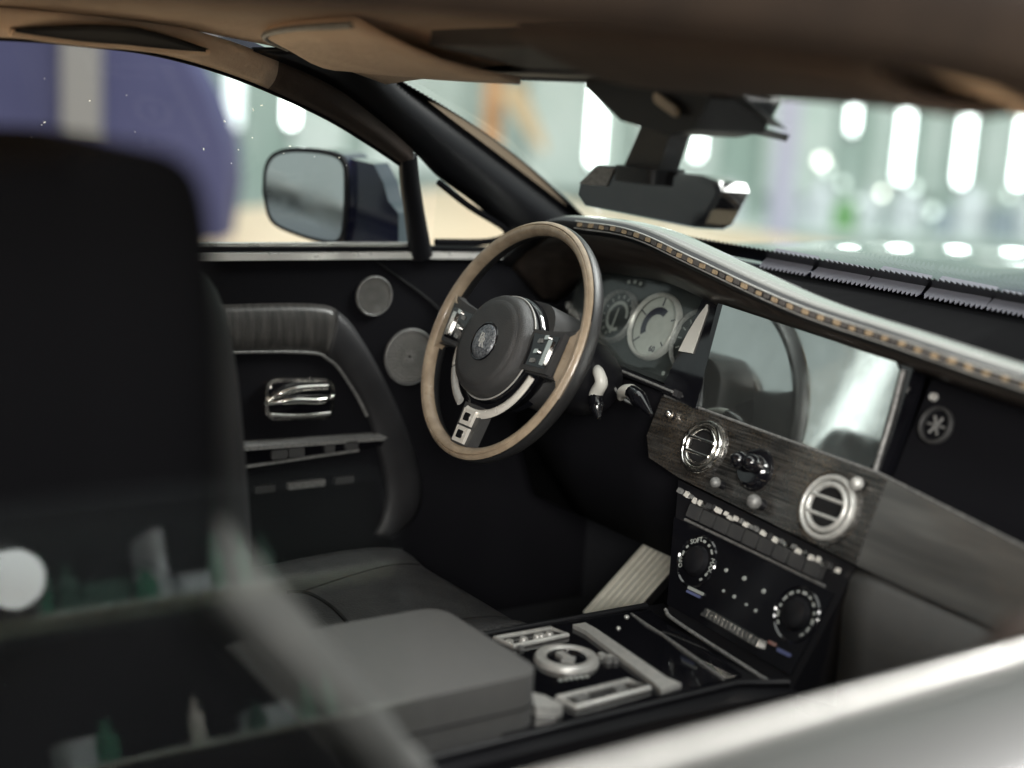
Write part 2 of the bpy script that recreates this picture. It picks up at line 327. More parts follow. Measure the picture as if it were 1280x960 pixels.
# roof rails: tan trim running down the pillar
wt = cat([(-.617, -1.3, .985), (-.617, -.90, 1.005), (-.617, -.657, 1.013), (-.617, -.552, 1.012), (-.62, -.44, 1.005), (-.63, -.316, .979), (-.649, -.177, .933), (-.665, -.084, .892), (-.682, -.005, .853)])
tb = cat([(-.57, -1.3, 1.025), (-.57, -.90, 1.045), (-.57, -.66, 1.047), (-.572, -.55, 1.046), (-.58, -.43, 1.041), (-.604, -.31, 1.018), (-.632, -.175, .978), (-.652, -.075, .926), (-.672, .0, .880)])
def band(a, b, bulge, k=5):
    rows = []
    for p, q in zip(a, b): rows.append([lerp(p, q, j/k)+V(bulge)*sin(pi*j/k) for j in range(k+1)])
    return rows
rail = band(wt, tb, (.010, 0, -.004)); loft('roof_rail', rail[:33], 'headliner', car, .005); loft('pillar_trim', rail[32:], 'brownliner', car, .005)
wt2 = cat([(.64, -1.3, 1.0), (.64, -.9, 1.013), (.64, -.66, 1.018), (.64, -.45, 1.015), (.64, -.25, 1.005), (.645, -.16, .98), (.68, -.02, .86)])
tb2 = cat([(.575, -1.3, 1.03), (.575, -.9, 1.048), (.575, -.66, 1.05), (.575, -.45, 1.045), (.58, -.25, 1.03), (.60, -.14, 1.005), (.655, .01, .89)])
loft('roof_rail', band(wt2, tb2, (-.012, 0, -.004)), 'brownliner', car, .005)
loft('roof_side', [[p, lerp(p, V((.665, p.y, p.z+.05)), .5)+V((.008, 0, 0)), V((.655, p.y, p.z+.13))] for p in wt2], 'darkbrown', car, .006)
loft('roof_side', [[p+V((-.006, 0, 0)), p+V((-.04, 0, .03)), p+V((-.042, 0, .062))] for p in wt], 'navy', car, .006)
# black seal along the driver window top
sweep('window_seal', [p+V((-.004, 0, -.002)) for p in wt], .0045, 'matte', car, 8)
# A pillars
def pillar(s):
    a = cat([(-.604, -.31, 1.018), (-.632, -.175, .978), (-.652, -.075, .926), (-.672, .0, .880), (-.690, .060, .838), (-.706, .14, .795), (-.728, .239, .735)])
    b = cat([(-.575, -.20, 1.025), (-.612, -.10, 1.010), (-.642, -.05, .990), (-.668, .05, .938), (-.694, .16, .884), (-.722, .29, .818), (-.748, .425, .748)])
    if s > 0: a = [V((-p.x, p.y+.05, p.z)) for p in a]; b = [V((-p.x, p.y+.05, p.z)) for p in b]
    return loft('pillar', band(a, b, (.022*-s, 0, .0)), 'blackpl', car, .006)
pillar(-1); pillar(1)
# window divider bar and sail panel edge
sweep('window_divider', [(-.678, -.004, .868), (-.69, .008, .83), (-.715, .035, .77), (-.735, .062, .70)], [.016, .017, .018, .021], 'blackpl', car, 10)
sweep('quarter_seal', cat([(-.690, .064, .826), (-.706, .135, .786), (-.722, .225, .742), (-.735, .2, .722), (-.735, .09, .722)], 4), .006, 'matte', car, 8)
# windshield
def WS(s, t):
    base = V((.75*s, .435+.045*(1-s*s), .745-.008*(1-s*s))); head = V((.635*s, -.085+.02*(1-s*s), 1.004+.004*(1-s*s)))
    p = base.lerp(head, t); return p+V((0, .012, .022))*sin(pi*t)*(1-.25*s*s)
loft('windshield', [[WS(i/12, j/8) for i in range(-12, 13)] for j in range(9)], 'wglass', car, 0)
def teeth(name, f, n, depth, width, m='frit'):
    """band on the glass: f(k, d) gives a point at step k, d across; saw teeth on its inner edge"""
    vs_, fs = [], []
    for i in range(n):
        b = len(vs_); vs_ += [f(i/n, 0), f((i+1)/n, 0), f((i+1)/n, width), f((i+.5)/n, width+depth), f(i/n, width)]
        fs.append((b, b+1, b+2, b+3, b+4))
    o = mk(name, vs_, fs, m, car, 0); s_ = o.modifiers.new('t', 'SOLIDIFY'); s_.thickness = .0016; s_.offset = 1; return o
lift = V((0, -.004, -.006))
teeth('frit_band', lambda k, d: WS(-1+(d-.05)/.7, k)+lift, 64, .006, .066)
teeth('frit_band', lambda k, d: WS(1-d/.7, k)+lift, 64, .006, .02)
teeth('frit_band', lambda k, d: WS(-1+2*k, d/.57)+lift, 150, .008, .036)
teeth('frit_band', lambda k, d: WS(-.93+1.86*k, 1-d/.57)+lift, 140, .007, .012)
# frit patch round the mirror mount: two saw edged spurs
def spur(pts, n):
    poly = []
    for (a, b) in zip(pts, pts[1:]+pts[:1]):
        for i in range(n):
            p = V((*a, 0)).lerp(V((*b, 0)), i/n); q = V((*a, 0)).lerp(V((*b, 0)), (i+.5)/n)
            nn = V((b[1]-a[1], a[0]-b[0], 0)).normalized(); poly += [p.to_2d(), (q-nn*.0).to_2d() if n == 1 else (q+nn*.0045).to_2d()]
    vs_ = [WS(p[0]/.66, p[1])+lift for p in poly]
    o = mk('frit_patch', vs_, [list(range(len(vs_)))], 'frit', car, 0); s_ = o.modifiers.new('t', 'SOLIDIFY'); s_.thickness = .0016; s_.offset = 1
spur([(-.16, 1.0), (.14, 1.0), (.10, .77), (.02, .82), (-.05, .86)], 14)
spur([(-.03, .80), (.02, .795), (.085, .735), (.06, .70), (.0, .735)], 10)
# grey strips with saw teeth at the foot of the glass
def foot(s_, h): return V((.75*s_, .400+.045*(1-s_*s_)+.030*h, .7275+.029*h))
for i in range(8):
    s0 = -.42+i*.145; ln = .135+.008*(i % 2); hi = 1-.12*(i % 3 == 1); poly = []
    for k in range(12): poly += [foot(s0+ln*k/12, .18), foot(s0+ln*(k+.5)/12, 0)]
    poly += [foot(s0+ln, .18), foot(s0+ln-.004, hi), foot(s0+.008, hi+.06)]
    o = mk('defrost_strip', poly, [list(range(len(poly)))], 'tape', car, 0); s_ = o.modifiers.new('t', 'SOLIDIFY'); s_.thickness = .002; s_.offset = -1
# windshield header trim, cowl, bonnet
loft('header_trim', [[V((.60*s, y, z+.004*(1-s*s))) for s in [i/8 for i in range(-8, 9)]] for y, z in ((-.14, 1.016), (-.115, 1.003), (-.09, .999), (-.07, 1.004), (-.08, 1.02))], 'blackpl', car, .004)
rows = []
for y, z in ((.475, .728), (.56, .722), (.60, .733), (.8, .742), (1.2, .742), (1.7, .725), (2.1, .69), (2.25, .62), (2.3, .45)):
    rows.append([(.84*s*(1-.02*(y-.5)), y-.10*s*s*(1 if y > .55 else .45), z-.045*abs(s)**2.5+(.012*max(0, 1-abs(s)*6) if y > .6 else 0)) for s in [i/12 for i in range(-12, 13)]])
loft('bonnet', rows, 'navy', car, .006)
# body side below the passenger side glass, rear quarter
# ================================================================== DRIVER DOOR (x = -.74, faces the cabin)
door = thing('driver_door', (-.78, -.3, .0), 'black driver door with chrome pull, round speakers and wing mirror', 'door')
DF = Fr((-.74, 0, 0), (0, 1, 0), (0, 0, 1), (1, 0, 0))     # (y, z, towards cabin)
prism('trim_panel', DF, [(-1.25, .03), (.5, .03), (.5, .69), (.3, .695), (-.35, .702), (-1.25, .712)], -.03, 0, 'matte', door, .004)
loft('outer_skin', [[(x, y, z) for y in (-1.3, -.8, -.3, .2, .6)] for x, z in ((-.77, .70), (-.85, .69), (-.91, .62), (-.94, .45), (-.93, .2), (-.9, -.05))], 'navy', door, .01)
# belt line: silver sill with a dark groove above it
prism('belt_trim', DF, [(-1.25, .705), (.05, .695), (.40, .688), (.40, .698), (.05, .706), (-1.25, .719)], -.02, .012, 'chromebelt', door, .003, 3)
prism('belt_seal', DF, [(-1.25, .7205), (.06, .7075), (.40, .6995), (.40, .7055), (.06, .7135), (-1.25, .728)], -.03, .004, 'matte', door, .002)
prism('belt_bead', DF, [(-1.25, .7285), (.06, .714), (.06, .719), (-1.25, .734)], -.022, -.004, 'chromebelt', door, .001)
g = mk('window_glass', [(-.618, -1.3, .99), (-.618, -.657, 1.013), (-.622, -.44, 1.005), (-.632, -.316, .979), (-.651, -.177, .933), (-.684, -.0, .853), (-.74, .034, .71), (-.74, -1.3, .72)], [list(range(8))], 'glass', door, 0)
mk('quarter_glass', [(-.697, .066, .818), (-.73, .235, .742), (-.738, .2, .715), (-.738, .085, .715)], [(0, 1, 2, 3)], 'glass', door, 0)
# dust on the window glass
vs_, fs = [], []
nS = V((1, 0, -.4)).normalized()
for i in range(30):
    y = random.uniform(-.66, -.1); z = random.uniform(.84, 1.0) if random.random() < .8 else random.uniform(.74, .9)
    if z > interp([(-.66, 1.0), (-.44, .99), (-.316, .96), (-.177, .91), (0, .84)], y): continue
    x = -.74+.4*(z-.712)+.003; s = random.uniform(.0003, .0009); b = len(vs_); a = random.uniform(0, 6)
    c = V((x, y, z)); d1 = V((0, cos(a), sin(a)))*s*random.uniform(1, 3); d2 = V((0, -sin(a), cos(a)))*s
    vs_ += [c-d1-d2, c+d1-d2, c+d1+d2, c-d1+d2, c+nS*s]; fs += [(b, b+1, b+4), (b+1, b+2, b+4), (b+2, b+3, b+4), (b+3, b, b+4), (b, b+3, b+2, b+1)]
o = mk('dust_specks', vs_, fs, 'dust', g, 0); o['kind'] = 'stuff'
# armrest sweep: veneer band that bends down towards the foot well
outer = cat([(-.62, .63, 0), (-.338, .628, 0), (-.14, .624, 0), (-.085, .605, 0), (-.045, .56, 0), (.0, .49, 0), (.05, .395, 0), (.082, .306, 0), (.078, .245, 0), (.03, .205, 0)], 4)
inner = cat([(-.62, .556, 0), (-.337, .553, 0), (-.15, .545, 0), (-.105, .53, 0), (-.075, .50, 0), (-.03, .429, 0), (.0, .345, 0), (.012, .29, 0), (.006, .245, 0), (-.01, .215, 0)], 4)
rows = [[DF.p(*(lerp(a, b, j/6).to_2d()), .004+.009*sin(pi*j/6)**.5) for j in range(7)] for a, b in zip(outer, inner)]
loft('armrest_band', rows[:12], 'dveneer', door, .004, label='streaked dark wood part of the armrest'); loft('armrest_leather', rows[11:], 'leather', door, .004)
sweep('armrest_piping', [DF.p(p.x, p.y, .006) for p in inner[:21]], .003, 'dsilver', door, 8)
# chrome pull in its dish
pull = prism('pull_dish', DF, rr(-.158, .468, .062, .035, .02, skew=-.06), .0, .012, 'chrome', door, .005, 3)
prism('dish_floor', DF, rr(-.158, .468, .055, .029, .016, skew=-.06), .0125, .014, 'piano', pull, 0)
sweep('pull_bar', [DF.p(*p) for p in cat([(-.215, .470, .014), (-.195, .482, .020), (-.165, .489, .024), (-.115, .488, .022)], 5)], [.004]*4+[.0062]*12, 'chrome', pull, 10, flat=.8)
sweep('pull_bar', [DF.p(*p) for p in cat([(-.216, .466, .014), (-.17, .469, .024), (-.13, .466, .026), (-.10, .468, .014)], 5)], [.004]*3+[.0068]*10+[.004]*3, 'chrome', pull, 10, flat=.7)
sweep('pull_bar', [DF.p(*p) for p in cat([(-.21, .447, .014), (-.16, .442, .017), (-.104, .441, .014)], 5)], .0032, 'chrome', pull, 8)
# switch shelf
shf = prism('switch_shelf', DF, [(-.31, .372), (-.015, .383), (-.01, .397), (-.31, .4)], 0, .035, 'piano', door, .003)
prism('shelf_edge', DF, [(-.305, .3985), (-.015, .3925), (-.008, .397), (-.305, .405)], .0, .040, 'dsilver', shf, .002)
prism('shelf_edge', DF, [(-.315, .366), (-.06, .377), (-.06, .381), (-.315, .371)], .0, .038, 'dsilver', shf, .001)
for y, wd in ((-.205, .014), (-.175, .014), (-.115, .009), (-.075, .012)):
    prism('switch', DF, rr(y, .386+.02*(y+.2), wd, .0075, .003, 2), .03, .040, 'hub', shf, .002)
for y, wd in ((-.215, .018), (-.14, .034), (-.07, .018)): prism('lower_switch', DF, rr(y, .321, wd, .006, .002, 2), 0, .01, 'dsilver' if wd > .02 else 'hub', door, .002)
for y, z, r in ((-.024, .633, .032), (.05, .526, .047)):
    f = DF.at(y, z, 0); sp = lathe('speaker', f, [(0, .003), (r*.3, .0045), (r*.8, .004), (r*.93, .003), (r*.95, .007), (r, .006), (r*1.02, 0)], 'cavity', door, 40)
    vs_, fs = [], []
    for k in range(1, 8):          # raised dots of the grille
        n = 6*k
        for i in range(n):
            a = 2*pi*i/n+k*.3; rr_ = r*.92*k/7.3; c = (rr_*cos(a), rr_*sin(a)); q = r*.043; b = len(vs_)
            vs_ += [f.p(c[0]-q, c[1]-q, .004), f.p(c[0]+q, c[1]-q, .004), f.p(c[0]+q, c[1]+q, .004), f.p(c[0]-q, c[1]+q, .004), f.p(c[0], c[1], .0075)]
            fs += [(b, b+1, b+4), (b+1, b+2, b+4), (b+2, b+3, b+4), (b+3, b, b+4)]
    lathe('grille_rim', f, loop(r*1.0, .004, .0022, .0035, 8), 'dsilver', sp, 40)
    o = mk('grille_dots', vs_, fs, 'silver', sp, 0); o['kind'] = 'stuff'
sweep('panel_seam', cat([DF.p(-.02, .69, .002), DF.p(.11, .60, .003), DF.p(.16, .5, .003)], 5), .002, 'cavity', door, 6)
# wing mirror outside the glass
mf = Fr((-.96, -.04, .78), V((.12, .10, 0)), (0, 0, 1)); mf.n = V((.10, -.12, 0)).normalized()
shape = cat([(-.087, .00, 0), (-.084, .045, 0), (-.065, .072, 0), (-.02, .082, 0), (.045, .080, 0), (.072, .066, 0), (.078, .03, 0), (.078, -.04, 0), (.070, -.078, 0), (.04, -.083, 0), (-.02, -.073, 0), (-.07, -.052, 0), (-.087, .0, 0)], 4)[:-1]
poly = [(p.x, p.y) for p in shape]
hs = prism('mirror_housing', mf, poly, -.10, .0, 'navy', door, .018, 4, label='dark blue wing mirror housing'); 
prism('mirror_rim', mf, [(x*.985, y*.985) for x, y in poly], .0005, .008, 'blackpl', hs, .003)
prism('mirror_glass', mf, [(x*.90, y*.90) for x, y in poly], .0085, .0095, 'mirror', hs, 0, label='silvery wing mirror glass')
prism('mirror_stalk', mf, [(.06, .07), (.115, .062), (.135, .03), (.145, -.0), (.165, -.02), (.168, -.085), (.06, -.085)], -.085, -.015, 'navy', hs, .012, 3)

# ================================================================== PASSENGER DOOR (nearest the camera)
pd = thing('passenger_door', (.82, -.5, 0), 'blurred passenger door top nearest the camera, its pale reflection put in as colour', 'door')
sec = [(.735, .45), (.735, .55), (.745, .575), (.77, .597), (.80, .609), (.84, .615), (.90, .608), (.95, .588), (.975, .53), (.985, .4), (.96, .1), (.93, -.05)]
yy = [-1.5, -1.0, -.6, -.2, .1, .35]
loft('door_skin', [[(x, y, z+.012*(y+.5)) for y in yy] for x, z in sec[2:]], 'body', pd, .008)
loft('door_trim', [[(x-.008, y, z+.012*(y+.5)) for y in yy] for x, z in ((.725, .10), (.725, .45), (.728, .56), (.742, .587))], 'matte', pd, .006)
sweep('window_seal', [(.755, y, .597+.012*(y+.5)) for y in (-1.5, -.9, -.5, 0, .35)], .006, 'chromebelt', pd, 8)
sweep('trim_roll', cat([(.70, -.36, .525), (.715, -.25, .585), (.705, -.10, .60), (.70, .2, .60)], 6), [.012]*6+[.02]*13, 'darkbrown', pd, 10)

# ================================================================== DASHBOARD
dash = thing('dashboard', (0, .3, .03), 'dark dashboard with wood veneer panel, gauges, display and stitched cowl', 'dashboard')
PF = tilted((0, .19, .485), 22)
# stitched cowl: lip height along x
lip = [(-.68, .70), (-.60, .748), (-.54, .772), (-.467, .780), (-.326, .781), (-.178, .757), (.017, .724), (.2, .708), (.37, .694), (.56, .684), (.70, .676)]
lipc = cat([(x, 0, z) for x, z in lip], 5)
def prof(p):
    x, z = p.x, p.z; e = .05*max(0, abs(x)-.5); d = interp([(-.22, .075), (.0, .050), (.7, .045)], x)
    return [(x, .30+e, z-d-.008), (x, .265+e, z-d), (x, .20+e, z-.014), (x, .190+e, z-.012), (x, .183+e, z-.004), (x, .184+e, z+.004), (x, .192+e, z+.009), (x, .205+e, z+.011), (x, .235+e, z+.010), (x, .262+e, z+.004), (x, .285+e, z-.008), (x, .31+e, min(z-.022, .735)), (x, .40, .722), (x, .50, .722)]
P = [prof(p) for p in lipc]
loft('cowl_underside', [r[0:3] for r in P], 'fascia', dash, .003)
loft('cowl_lip', [r[2:7] for r in P], 'leather', dash, .003)
loft('cowl_top', [r[6:11] for r in P], 'cowltop', dash, .003)
cl = loft('dash_top', [r[10:] for r in P], 'velvet', dash, .003)
# stitches along the lip
fine = cat([(x, 0, z) for x, z in lip if -.5 < x < .65], 40); acc = 0; k = 0; last = fine[0]
for p in fine[1:]:
    acc += (p-last).length; d = (p-last).normalized(); last = p
    if acc > .0108:
        acc = 0; k += 1
        f = Fr((p.x, .1815+.05*max(0, abs(p.x)-.5), p.z+.001), d, (0, .25, 1), (0, -1, .25))
        jx = random.uniform(-.0012, .0012); prism('stitch', f, rr(jx*.6, random.uniform(-.0006, .0006), .0050+jx*.6, .0030+jx*.3, .0014, 2, skew=random.uniform(-.12, .12)), -.001, .0015, 'tanstitch' if k % 2 else 'darkstitch', cl.parent, .0008, 1)
for dz, dy in ((.0058, .0008), (-.0052, -.0003)):
    sweep('lip_bead', [(p.x, .1825+dy+.05*max(0, abs(p.x)-.5), p.z+dz) for p in fine[::6]], .0013, 'silver', cl.parent, 6)
# instrument cluster
CF = PF.at(0, 0, -.03)
clus = prism('instrument_cluster', CF, [(-.585, .10), (-.235, .083), (-.235, .242), (-.56, .252), (-.60, .20)], -.02, 0, 'gaugedark', dash, .003)
def gauge(cx, cy, r, face, wb):
    f = CF.at(cx, cy, .001); b = lathe('gauge', f, [(r*.86, .006)]+[(r*(.86+.14*i/6), .006+.006*sin(pi*i/6)) for i in range(1, 7)]+[(r, 0)], wb, dash, 44)
    lathe('gauge_face', f, [(0, .003), (r*.87, .003), (r*.87, 0)], face, b, 44); return f, b
def ticks(f, b, r, a0, a1, n, m, l=.15):
    for i in range(n):
        a = radians(a0+(a1-a0)*i/(n-1)); g_ = Fr(f.p(cos(a)*r*.74, sin(a)*r*.74, .003), f.x*cos(a)+f.y*sin(a), -f.x*sin(a)+f.y*cos(a), f.n)
        prism('tick', g_, rr(0, 0, r*l*.5, r*.018, r*.006, 1), 0, .0008, m, b, 0)
f, b = gauge(-.463, .168, .045, 'gaugedark', 'dsilver'); ticks(f, b, .045, 20, 250, 11, 'mark')
lathe('gauge_ring', f, [(.020, .0035), (.0235, .0042), (.026, .0035)], 'mark', b, 32, 0, 300)
prism('needle', f, [(-.002, -.03), (.002, -.03), (.0008, .014), (-.0008, .014)], .005, .006, 'mark', b)
f, b = gauge(-.365, .167, .056, 'gaugepale', 'silver'); ticks(f, b, .056, -40, 220, 5, 'ink', .26)
lathe('gauge_arc', f, [(.020, .0033), (.032, .0036), (.0325, .003)], 'ink', b, 32, 60, 215)
text('digits', '60', f.at(.012, -.036, .0034), .014, 'ink', b)
f, b = gauge(-.262, .160, .053, 'gaugedark', 'dsilver'); ticks(f, b, .053, 90, 270, 9, 'mark')
text('digits', '160', f.at(-.018, -.002, .0036), .014, 'mark', b); text('digits', '180', f.at(-.006, .030, .0036), .012, 'mark', b)
for u, v_ in ((-.47, .228), (-.455, .23), (-.44, .229), (-.31, .10), (-.295, .099), (-.28, .098)): lathe('warning_light', CF.at(u, v_, .001), [(0, .001), (.0035, .001), (.0035, 0)], 'mark', clus, 10)
lathe('trip_button', CF.at(-.505, .115, 0), [(0, .012), (.006, .011), (.007, 0)], 'tan', clus, 14)
prism('cluster_glass', CF, [(-.575, .106), (-.238, .089), (-.238, .238), (-.555, .246)], .030, .032, 'glass', dash, 0)
prism('cluster_sill', CF, [(-.58, .088), (-.225, .068), (-.225, .078), (-.58, .100)], 0, .045, 'blackpl', dash, .003)
sweep('sill_strip', [CF.p(-.58, .094, .047), CF.p(-.225, .073, .047)], .0022, 'dsilver', dash, 8)
# black upright between gauges and display
prism('display_pillar', PF, [(-.262, .068), (-.178, .060), (-.206, .226), (-.248, .231)], -.03, .006, 'piano', dash, .004)
prism('crescent_glint', PF, [(-.2545, .135), (-.2250, .137), (-.2285, .205), (-.233, .214), (-.243, .190), (-.250, .165)], .0062, .009, 'white', dash, .001)  # white piece standing in for a glint beside the right gauge
# display, a little more upright than the panel
SF = tilted(PF.p(0, .058, -.004), 15)
bez = prism('display_bezel', SF, [(-.20, -.004), (.170, -.012), (.172, .143), (-.205, .168)], -.03, -.001, 'piano', dash, .004)
prism('display_screen', SF, [(-.186, .006), (.150, -.006), (.158, .006), (.156, .128), (.146, .138), (-.190, .160)], 0, .003, 'screen', dash, .0012, label='silvery reflective centre display')
sweep('display_edge', [SF.p(.161, -.004, .001), SF.p(.163, .07, .002), SF.p(.159, .13, .001)], .0035, 'dsilver', dash, 8)
# veneer panel with air vents and knobs
prism('veneer_panel', PF, [(-.262, .064), (-.262, .0), (-.24, -.03), (-.165, -.042), (.188, -.0645), (.186, .0495), (.172, .051)], -.035, 0, 'veneer', dash, .006, 3)
prism('passenger_trim', PF, [(.1885, -.0645), (.66, -.085), (.66, -.005), (.39, .024), (.1865, .0494)], -.036, -.001, 'greytrim', dash, .005, 3, label='smooth dark grey passenger end of the fascia')
sweep('panel_bead', [PF.p(-.258, .066, -.001), PF.p(.172, .0535, -.001), PF.p(.39, .026, -.001), PF.p(.66, -.003, -.001)], .0022, 'dsilver', dash, 8)
def vent(cx, cy, R, m1, mslat):
    f = PF.at(cx, cy, 0)
    b = lathe('air_vent', f, loop(R, .004, .0042, .006), m1, dash, 48)
    lathe('vent_ring', f, loop(R*.76, .006, .0042, .005), mslat, b, 48)
    lathe('vent_cavity', f, [(0, .001), (R*.97, .001), (R*.97, 0)], 'cavity', b, 40)
    lathe('vent_collar', f, [(R*1.28, 0), (R*1.22, .004), (R*1.08, .003)], 'veneer', b, 44)
    for h in (-.30, .27):
        hw = R*.76*math.sqrt(1-(h/.76)**2); sweep('vent_slat', [f.p(-hw, R*h, .009), f.p(0, R*h, .010), f.p(hw, R*h, .009)], .0026, mslat, b, 8)
vent(-.138, .011, .036, 'chrome', 'chrome'); vent(.117, -.009, .040, 'silver', 'silver')
f = PF.at(-.028, .006, 0)
kb = lathe('clock_knob', f, [(0, .014), (.022, .014), (.029, .008), (.031, 0)], 'piano', dash, 36)
for du, dv in ((-.014, .004), (.010, .006)):
    lathe('knob_dome', f.at(du, dv, .012), [(0, .024), (.005, .0235), (.011, .018), (.013, .008), (.013, 0)], 'piano', kb, 26)
def knob(u, v_, r, m, h=.012):
    f = PF.at(u, v_, 0); b = lathe('knob_stem', f, [(0, h), (r*.65, h), (r*.8, 0)], 'blackpl', dash, 18)
    lathe('knob_ball', f, [(0, h+r*1.5)]+[(r*sin(t), h+r*.5+r*cos(t)) for t in (.3, .6, .9, 1.2, 1.57, 1.9, 2.2)], m, b, 22)
knob(-.076, -.030, .0078, 'dsilver'); knob(.006, -.036, .0102, 'dsilver'); knob(.152, .032, .0088, 'silver', .005); knob(-.224, .040, .007, 'chrome', .004)
# passenger side: black inset with a round vent
prism('passenger_inset', PF, [(.176, .048), (.39, .020), (.66, -.01), (.66, .20), (.178, .196)], -.06, -.022, 'matte', dash, .006)
f = PF.at(.212, .134, -.022); rv = lathe('round_vent', f, loop(.022, .003, .0028, .005), 'hub', dash, 30)
for a in range(0, 180, 60):
    a = radians(a); sweep('vent_spoke', [f.p(cos(a)*.013, sin(a)*.013, .003), f.p(-cos(a)*.013, -sin(a)*.013, .003)], .002, 'dsilver', rv, 6)
lathe('inset_button', PF.at(.192, .168, -.022), [(0, .006), (.005, .005), (.006, 0)], 'silver', dash, 14)
# centre stack: trapezoid below the veneer
stk = prism('centre_stack', PF, [(-.172, -.045), (.184, -.067), (.158, -.246), (-.092, -.232)], -.14, -.008, 'blackpl', dash, .006)
prism('climate_plate', PF, [(-.150, -.097), (.168, -.108), (.150, -.226), (-.100, -.214)], -.0078, -.005, 'piano', dash, .002)
sweep('plate_bead', [PF.p(-.128, -.0945, -.006), PF.p(.150, -.1045, -.006)], .0022, 'dsilver', dash, 8)
nb = 9
for i in range(nb):
    u = -.108+.0295*i; v_ = -.080-.0012*i
    prism('climate_button', PF, rr(u, v_, .0128, .0095, .002, 2, skew=-.04), -.008, .003, 'hub', dash, .0018)
u = -.154
while u < .166:
    q = random.uniform(.0035, .0075); v_ = -.0605-.056*(u+.154)+random.uniform(-.002, .002)
    prism('toggle', PF, [(u, v_-.003), (u+q, v_-.004+random.uniform(-.001, .001)), (u+q*1.1, v_+random.uniform(.0, .003)), (u+q*.3, v_+random.uniform(.002, .0045))], -.003, random.uniform(.001, .008), random.choice(['bright', 'bright', 'chrome', 'dsilver', 'hub']), dash, .0012)
    u += q*1.1+random.uniform(.001, .008)
for cx, cy in ((-.076, -.142), (.124, -.152)):
    f = PF.at(cx, cy, -.005); b = lathe('climate_dial', f, [(0, .012), (.012, .0115), (.019, .008), (.022, 0)], 'blackpl', dash, 32)
    lathe('dial_ring', f, [(.034, 0), (.036, .002), (.038, 0)], 'piano', b, 40)
    words_ = {200: 'OFF', 118: 'SOFT', 5: 'MAX'} if cx < 0 else {}
    for ang in list(range(-45, 226, 22))+list(words_):
        if ang not in words_ and any(abs(ang-q) < 24 for q in words_): continue
        a = radians(ang); g_ = Fr(f.p(.0295*cos(a), .0295*sin(a), .0004), -f.x*sin(a)+f.y*cos(a), -f.x*cos(a)-f.y*sin(a), f.n)
        if ang in words_: text('dial_text', words_[ang], g_, .0098, 'mark', b, pi)
        else: prism('dial_mark', g_, rr(0, 0, random.uniform(.002, .0042), random.uniform(.0014, .002), .0006, 1), 0, .0008, 'mark', b)
prism('dial_mark', PF, rr(-.057, -.1855, .014, .0018, .001, 1), -.004, -.002, 'blue', dash); prism('dial_mark', PF, rr(-.055, -.180, .016, .0022, .001, 1), -.004, -.002, 'mark', dash)
prism('dial_mark', PF, rr(.106, -.199, .007, .0022, .001, 1), -.004, -.002, 'red', dash); prism('dial_mark', PF, rr(.129, -.203, .012, .0022, .001, 1), -.004, -.002, 'blue', dash)
for u, v_, r in ((-.017, -.137, .0042), (.019, -.137, .005), (.059, -.142, .005), (-.008, -.164, .0032), (.014, -.165, .004), (.039, -.168, .003), (.058, -.170, .0038)):
    lathe('dot_button', PF.at(u, v_, -.005), [(0, .002), (r*.55, .0018), (r*.72, 0)], 'mark', dash, 12)
cs = prism('chrome_strip', PF, [(-.022, -.195), (.088, -.201), (.090, -.2115), (-.026, -.2065)], -.006, .002, 'chrome', dash, .002)
for i in range(14): prism('strip_rib', PF, rr(-.016+.0078*i, -.201-.00045*i, .0026, .0052, .001, 1), .002, .0045, 'chrome', cs, .0008)
sweep('base_bead', cat([PF.p(-.094, -.222, .0), PF.p(-.06, -.230, .002), PF.p(.14, -.246, .0)], 5), .0028, 'dsilver', dash, 8)
# passenger lower dash: leather bolster sweeping back under the veneer
rows = []
for u in [.186+.48*i/10 for i in range(11)]:
    k = min(1, (u-.186)/.06)
    rows.append([PF.p(u, -.066, -.012), PF.p(u, -.085, -.006+.0*k), PF.p(u, -.12, .010*k-.012), PF.p(u, -.16, .004*k-.03), PF.p(u, -.21, -.05), PF.p(u, -.29, -.10)])
loft('knee_bolster', rows, 'gleather', dash, .006)
loft('driver_knee_panel', [[PF.p(u, v_, w_) for u in (-.66, -.5, -.35, -.2)] for v_, w_ in ((.072, -.01), (.03, -.03), (-.06, -.07), (-.16, -.16))], 'matte', dash, .006)
sweep('shroud_edge', cat([(-.395, .165, .60), (-.34, .165, .565), (-.30, .17, .535), (-.265, .18, .530)], 6), .0025, 'dsilver', dash, 6)
# ================================================================== STEERING WHEEL
sw = thing('steering_wheel', (-.37, 0, .62), 'three spoke steering wheel with tan leather face and black back', 'steering wheel')
WF = tilted((-.37, 0, .62), 24)
R0 = .178
fp = [(R0+.0108*cos(t), .002+.0122*sin(t)) for t in [radians(a) for a in range(34, 191, 12)]]
gi = [(r, h) for r, h in fp]
gi[3:5] = [(gi[3][0], gi[3][1]), (gi[3][0]-.0012, gi[3][1]-.0022), (gi[4][0]+.0003, gi[4][1]-.0002), (gi[4][0], gi[4][1])]      # sewn groove near the outer edge
lathe('rim_face', WF, gi, 'tan', sw, 96, smooth=60)
lathe('rim_back', WF, [(R0+.0104*cos(t), .0005+(.0117 if sin(t) > 0 else .018)*sin(t)) for t in [radians(a) for a in range(-185, 40, 9)]], 'rimdark', sw, 96, smooth=60)
HF = WF.at(0, -.015, 0)
lathe('hub_drum', HF, [(.070, -.055), (.082, -.045), (.086, -.005), (.083, .008), (.080, .012)], 'piano', sw, 64)
pad = lathe('horn_pad', HF, [(0, .0372), (.030, .0371), (.058, .0364), (.0645, .0350), (.0665, .0325), (.0680, .0318), (.0735, .0300), (.0770, .0245), (.0785, .018), (.079, .010)], 'hub', sw, 72)
